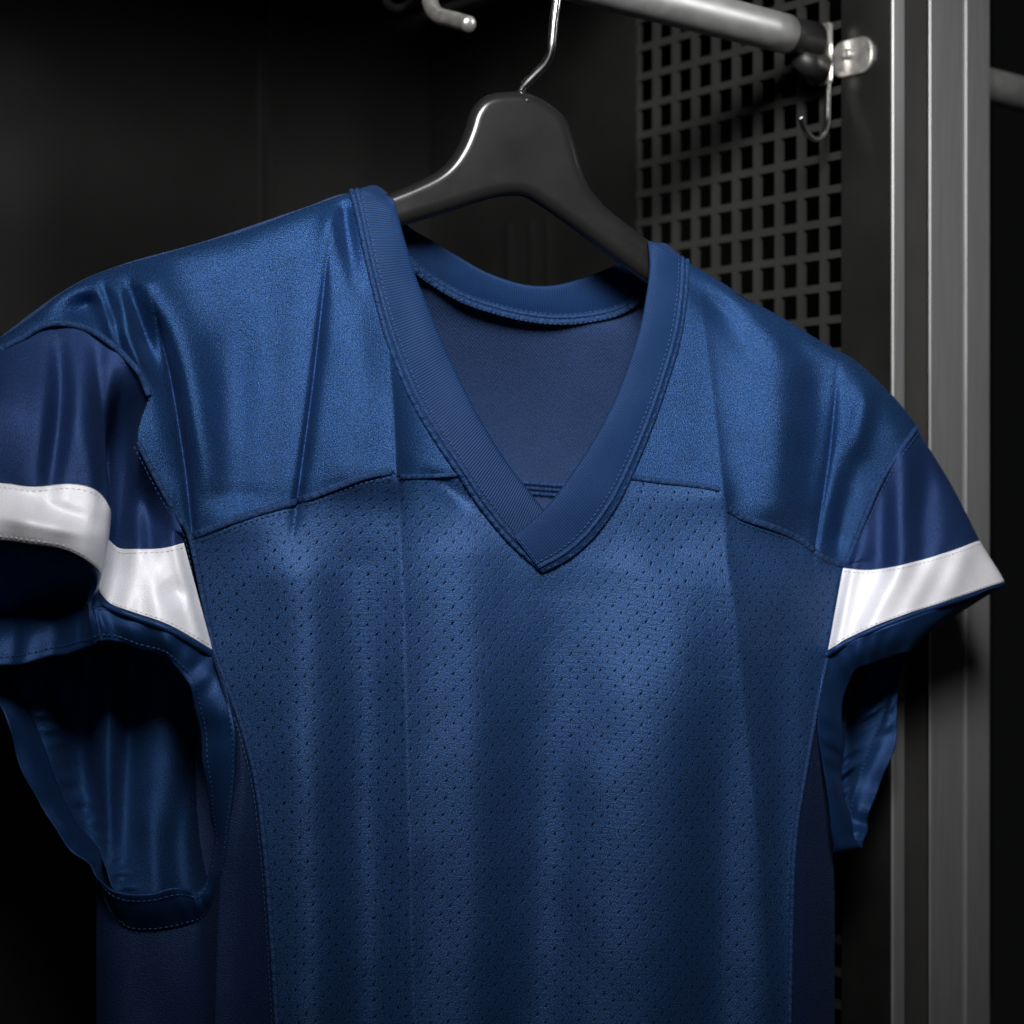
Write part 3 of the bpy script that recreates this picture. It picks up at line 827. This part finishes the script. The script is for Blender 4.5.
cx0, cy0 = plan(s_at(907), -.0118); cx1, cy1 = plan(s_at(929, -.0105), -.0118)
build('recess_shade', [box((cx0, cy0, Z0), (cx1-cx0, cy1-cy0, 0), DP*.0010, (0, 0, Z1-Z0))], M['recess_shade'], locker, smooth=False)  # added dark strip, shade of the post's recess put into its colour

# side panel with its square holes: plane through the rail end
PS = np.array([.215, 1.19, 0])
def side(t, z, o=0.0):     # t along DP, o along -DR (into the bay)
    p = PS + DP*t - DR*o
    return (p[0], p[1], z)
def t_at(px):
    k = (px-512)/F
    return (k*PS[1]-PS[0])/(DP[0]-k*DP[1])
ta, tb = t_at(636), t_at(846)
NCOL, pitch_z = 10, .0216
pt = (tb-ta)/NCOL
zt = 1.83; nrow = 40
def perforated():
    # sheet with holes: vertices on a shared grid, thickness by extruding front/back
    ts = [t_at(893)-.4]; hole_t = []
    xs = []
    for c in range(NCOL):
        xs += [ta + pt*(c+.135), ta + pt*(c+.865)]
    xs = [-.44] + xs + [t_at(893)-.0005]
    zs = [Z1]
    for r in range(nrow):
        zs += [zt - pitch_z*(r+.12), zt - pitch_z*(r+.88)]
    zs = zs + [Z0]
    th = .0038
    V = []; nx, nz = len(xs), len(zs)
    for o in (0, -th):
        for z in zs:
            for x in xs: V.append(side(x, z, o))
    f = []; K = nx*nz
    def solid(i, j):   # i over z cells, j over x cells
        if i < 0 or j < 0 or i >= nz-1 or j >= nx-1: return False
        return not (i % 2 == 1 and j % 2 == 1)
    for i in range(nz-1):
        for j in range(nx-1):
            a, b, c, d = i*nx+j, i*nx+j+1, (i+1)*nx+j+1, (i+1)*nx+j
            if solid(i, j):
                f.append((a, d, c, b)); f.append((K+a, K+b, K+c, K+d))
                if not solid(i-1, j): f.append((a, b, K+b, K+a))
                if not solid(i+1, j): f.append((d, K+d, K+c, c))
                if not solid(i, j-1): f.append((a, K+a, K+d, d))
                if not solid(i, j+1): f.append((b, c, K+c, K+b))
    return (np.array(V), f, None)
build('perforated_panel', [perforated()], M['grate'], locker, smooth=False)

for ta_, tb_ in ((-.4385, ta + pt*.135 - .0008), (tb - pt*.135 + .0008, t_at(893) - .001)):  # added dark plates stand in for shade on the sheet's solid margins
    build('margin_shade', [box(side(ta_, Z0, .0008), DP*(tb_-ta_), -DR*.0016, (0, 0, Z1-Z0))], M['margin_dark'], locker, smooth=False)

# back panel (with folded ribs), runs behind this bay and the next one
corner = np.array(side(-.44, 0))
bp0 = corner - DR*1.1
bps = [box((bp0[0], bp0[1], Z0), DR*1.9, -DP*.002, (0, 0, Z1-Z0))]
build('back_panel', bps, M['dark'], locker, smooth=False)
def s_back(px):
    k = (px-512)/F
    return (k*corner[1]-corner[0])/(DR[0]-k*DR[1])
for px in (262,):
    p = corner + DR*s_back(px) + DP*.0005
    build('rib', [box((p[0], p[1], Z0), DR*.006, DP*.008, (0, 0, Z1-Z0))], M['dark'], locker, smooth=False)
for t_, w_ in ((-.335, .006), (-.305, .003), (-.285, .003)):
    p = side(t_, Z0, .0026)
    build('rib', [box(p, DP*w_, -DR*.006, (0, 0, .78))], M['dark'], locker, smooth=False)
# top panel above the rail
p = corner - DR*1.1
build('top_panel', [box((p[0], p[1], 1.82), DR*1.085, DP*.40, (0, 0, .003))], M['dark'], locker, smooth=False)

# clothes rails
def rail_thing(s0, s1, label, socket):
    base = rail((s0+s1)/2)
    r = empty('clothes_rail', tuple(base), label, 'rail', 'clothes rails across the locker bays')
    pts = np.array([rail(s) for s in np.linspace(s0, s1, 40)])
    build('tube', [tube(pts, .0125, 40)], M['steel'], r)
    return r
s_end = .062
r1 = rail_thing(-.75, s_end, 'round steel clothes rail the hanger hooks over, ending in the bracket at the perforated panel', True)
sock = build('socket', [tube(np.array([rail(s) for s in (s_end-.001, s_end+.002, s_end+.026)]), [.0112, .0112, .0125], 32)], M['socket'], r1)
sp = rail(s_end+.040)
# dark saddle under the tube end
build('saddle', [tube(np.array([rail(s_end+.012) - np.array([0, 0, .013]), rail(s_end+.032) - np.array([0, 0, .018])]), [.006, .011], 20)], M['socket'], r1)
def rounded_plate(c, du, dv, dn, w, h, th, r):
    pts = []
    for (cx, cy, a0) in ((w/2-r, h/2-r, 0), (-w/2+r, h/2-r, 90), (-w/2+r, -h/2+r, 180), (w/2-r, -h/2+r, 270)):
        for a in np.linspace(a0, a0+90, 7):
            pts.append((cx+r*math.cos(math.radians(a)), cy+r*math.sin(math.radians(a))))
    n = len(pts); V = []
    for k, sc in ((0, 1), (th*.75, 1), (th, .93)):
        for x, y in pts: V.append(c + du*x*sc + dv*y*sc + dn*k)
    f = []
    for i in range(2):
        for j in range(n): f.append((i*n+j, i*n+(j+1) % n, (i+1)*n+(j+1) % n, (i+1)*n+j))
    f.append(tuple(range(n))[::-1]); f.append(tuple(range(2*n, 3*n)))
    return (np.array(V), f, None)
zv = np.array([0, 0, 1.])
bc_ = rail(.1015) + np.array([0, 0, -.001])
br_ = build('bracket', [rounded_plate(np.array(side(t_at(838), 1.7005, .012)), DP, zv, -DR, .0105, .040, .0035, .0015),
                        rounded_plate(np.array(side(t_at(856), 1.697, .0026)), DP, zv, -DR, .034, .024, .0025, .010)], M['plate'], r1, smooth=False)
scr = np.array([np.array(side(t_at(853), 1.699, o)) for o in (.005, .0072, .0078)])
build('screw', [tube(scr, [.0036, .0036, .0018], 18)], M['steel'], br_)
rail_thing(.225, .9, 'second steel clothes rail, a short length seen beyond the post at the right edge', False)

# coat hooks
h1 = empty('coat_hook', tuple(unp(827, 80, 1.172)), 'small thin wire hook hanging below the rail bracket, tip curled up', 'hook', 'wire coat hooks in the locker')
w = [unp(x, y, Y) for x, y, Y in ((829, 62, 1.182), (828.5, 80, 1.180), (828, 105, 1.176), (827.5, 122, 1.173), (824, 134, 1.168), (816, 139.5, 1.160), (808, 134, 1.152), (803, 126, 1.146), (800.5, 117, 1.142))]
build('wire', [tube(interp_axis0(np.array(w), np.linspace(0, 8, 90)), .0018, 14)], M['chrome'], h1)
build('mount', [tube(np.array([unp(829, 56, 1.183), unp(829, 70, 1.182)]), .0034, 16)], M['socket'], h1)
h2 = empty('coat_hook', tuple(unp(432, -20, 1.03)), 'thick bent chrome hook prong at the top edge above the hanger', 'hook', 'wire coat hooks in the locker')
zc = 1.818
top_ = unp(428, -40, 1.16)
w = [np.array([top_[0], top_[1], zc]), unp(429, -60, 1.16), unp(429, -22, 1.16), unp(430, 0, 1.155), unp(433, 10, 1.15), unp(439, 16, 1.142), unp(450, 19, 1.13), unp(461, 22, 1.118), unp(471, 25, 1.108)]
Wc = interp_axis0(np.array(w), np.linspace(0, len(w)-1, 120))
rad = np.full(120, .0052); rad[-3:] = [.0047, .0036, .0018]
build('prong', [tube(Wc, rad, 20)], M['plate'], h2)
w = [np.array([top_[0], top_[1], zc]), unp(428, -40, 1.17), unp(424, -12, 1.19), unp(410, 4, 1.23), unp(398, 9, 1.25), unp(388, 4, 1.265), unp(386, -6, 1.27)]
Wc = interp_axis0(np.array(w), np.linspace(0, len(w)-1, 100))
build('prong', [tube(Wc, .0030, 14)], M['socket'], h2)
build('mount', [rounded_plate(np.array([top_[0], top_[1], 1.8175]), np.array([1., 0, 0]), np.array([0, 1., 0]), np.array([0, 0, -1.]), .03, .03, .003, .008)], M['socket'], h2, smooth=False)

# ------------------------------------------------------------------ light
def area(name, loc, aim, sx, sy, power, col=(1, 1, 1)):
    l = bpy.data.lights.new(name, 'AREA'); l.shape = 'RECTANGLE'; l.size = sx; l.size_y = sy; l.energy = power; l.color = col
    o = bpy.data.objects.new(name, l); link(o)
    from mathutils import Vector
    o.location = loc
    o.rotation_euler = (Vector(aim) - Vector(loc)).to_track_quat('-Z', 'Y').to_euler()
    return o
k = area('key_light', (.02, .02, 2.00), (.05, 1.05, 1.62), .34, .28, 3.3, (1, .996, .985)); k.data.spread = math.radians(56)
k = area('kicker_light', (-.72, .70, 2.00), (-.07, 1.02, 1.64), .10, .30, .15, (1, 1, 1)); k.data.spread = math.radians(30)
k = area('rail_highlight_helper', (1.05, .93, 1.93), (.10, 1.09, 1.715), .08, .20, .032, (1, 1, 1)); k.data.spread = math.radians(14)  # unseen lamp, added only to put a highlight along the rail
area('fill_light', (-.10, -.45, 1.45), (.05, 1.0, 1.40), .6, .6, .28, (.96, .98, 1))

w = bpy.data.worlds.new('World'); S.world = w; w.use_nodes = True
bg = w.node_tree.nodes['Background']; bg.inputs[0].default_value = (.5, .52, .56, 1); bg.inputs[1].default_value = .006

# ------------------------------------------------------------------ camera
cam = bpy.data.cameras.new('Camera'); co = bpy.data.objects.new('Camera', cam); link(co)
co.location = (0, 0, EYE); co.rotation_euler = (math.radians(90), 0, 0)
cam.sensor_width = 36; cam.lens = F/1024*36; cam.clip_start = .02; cam.clip_end = 50
cam.dof.use_dof = True; cam.dof.focus_distance = .985; cam.dof.aperture_fstop = 6.3
S.camera = co

for o in S.objects:
    if '_org' in o: del o['_org']
S.view_settings.view_transform = 'Standard'; S.view_settings.look = 'None'
S.view_settings.exposure = 0; S.view_settings.gamma = 1; S.view_settings.use_curve_mapping = False
S.cycles.max_bounces = 8; S.cycles.transparent_max_bounces = 12
S.cycles.use_denoising = True
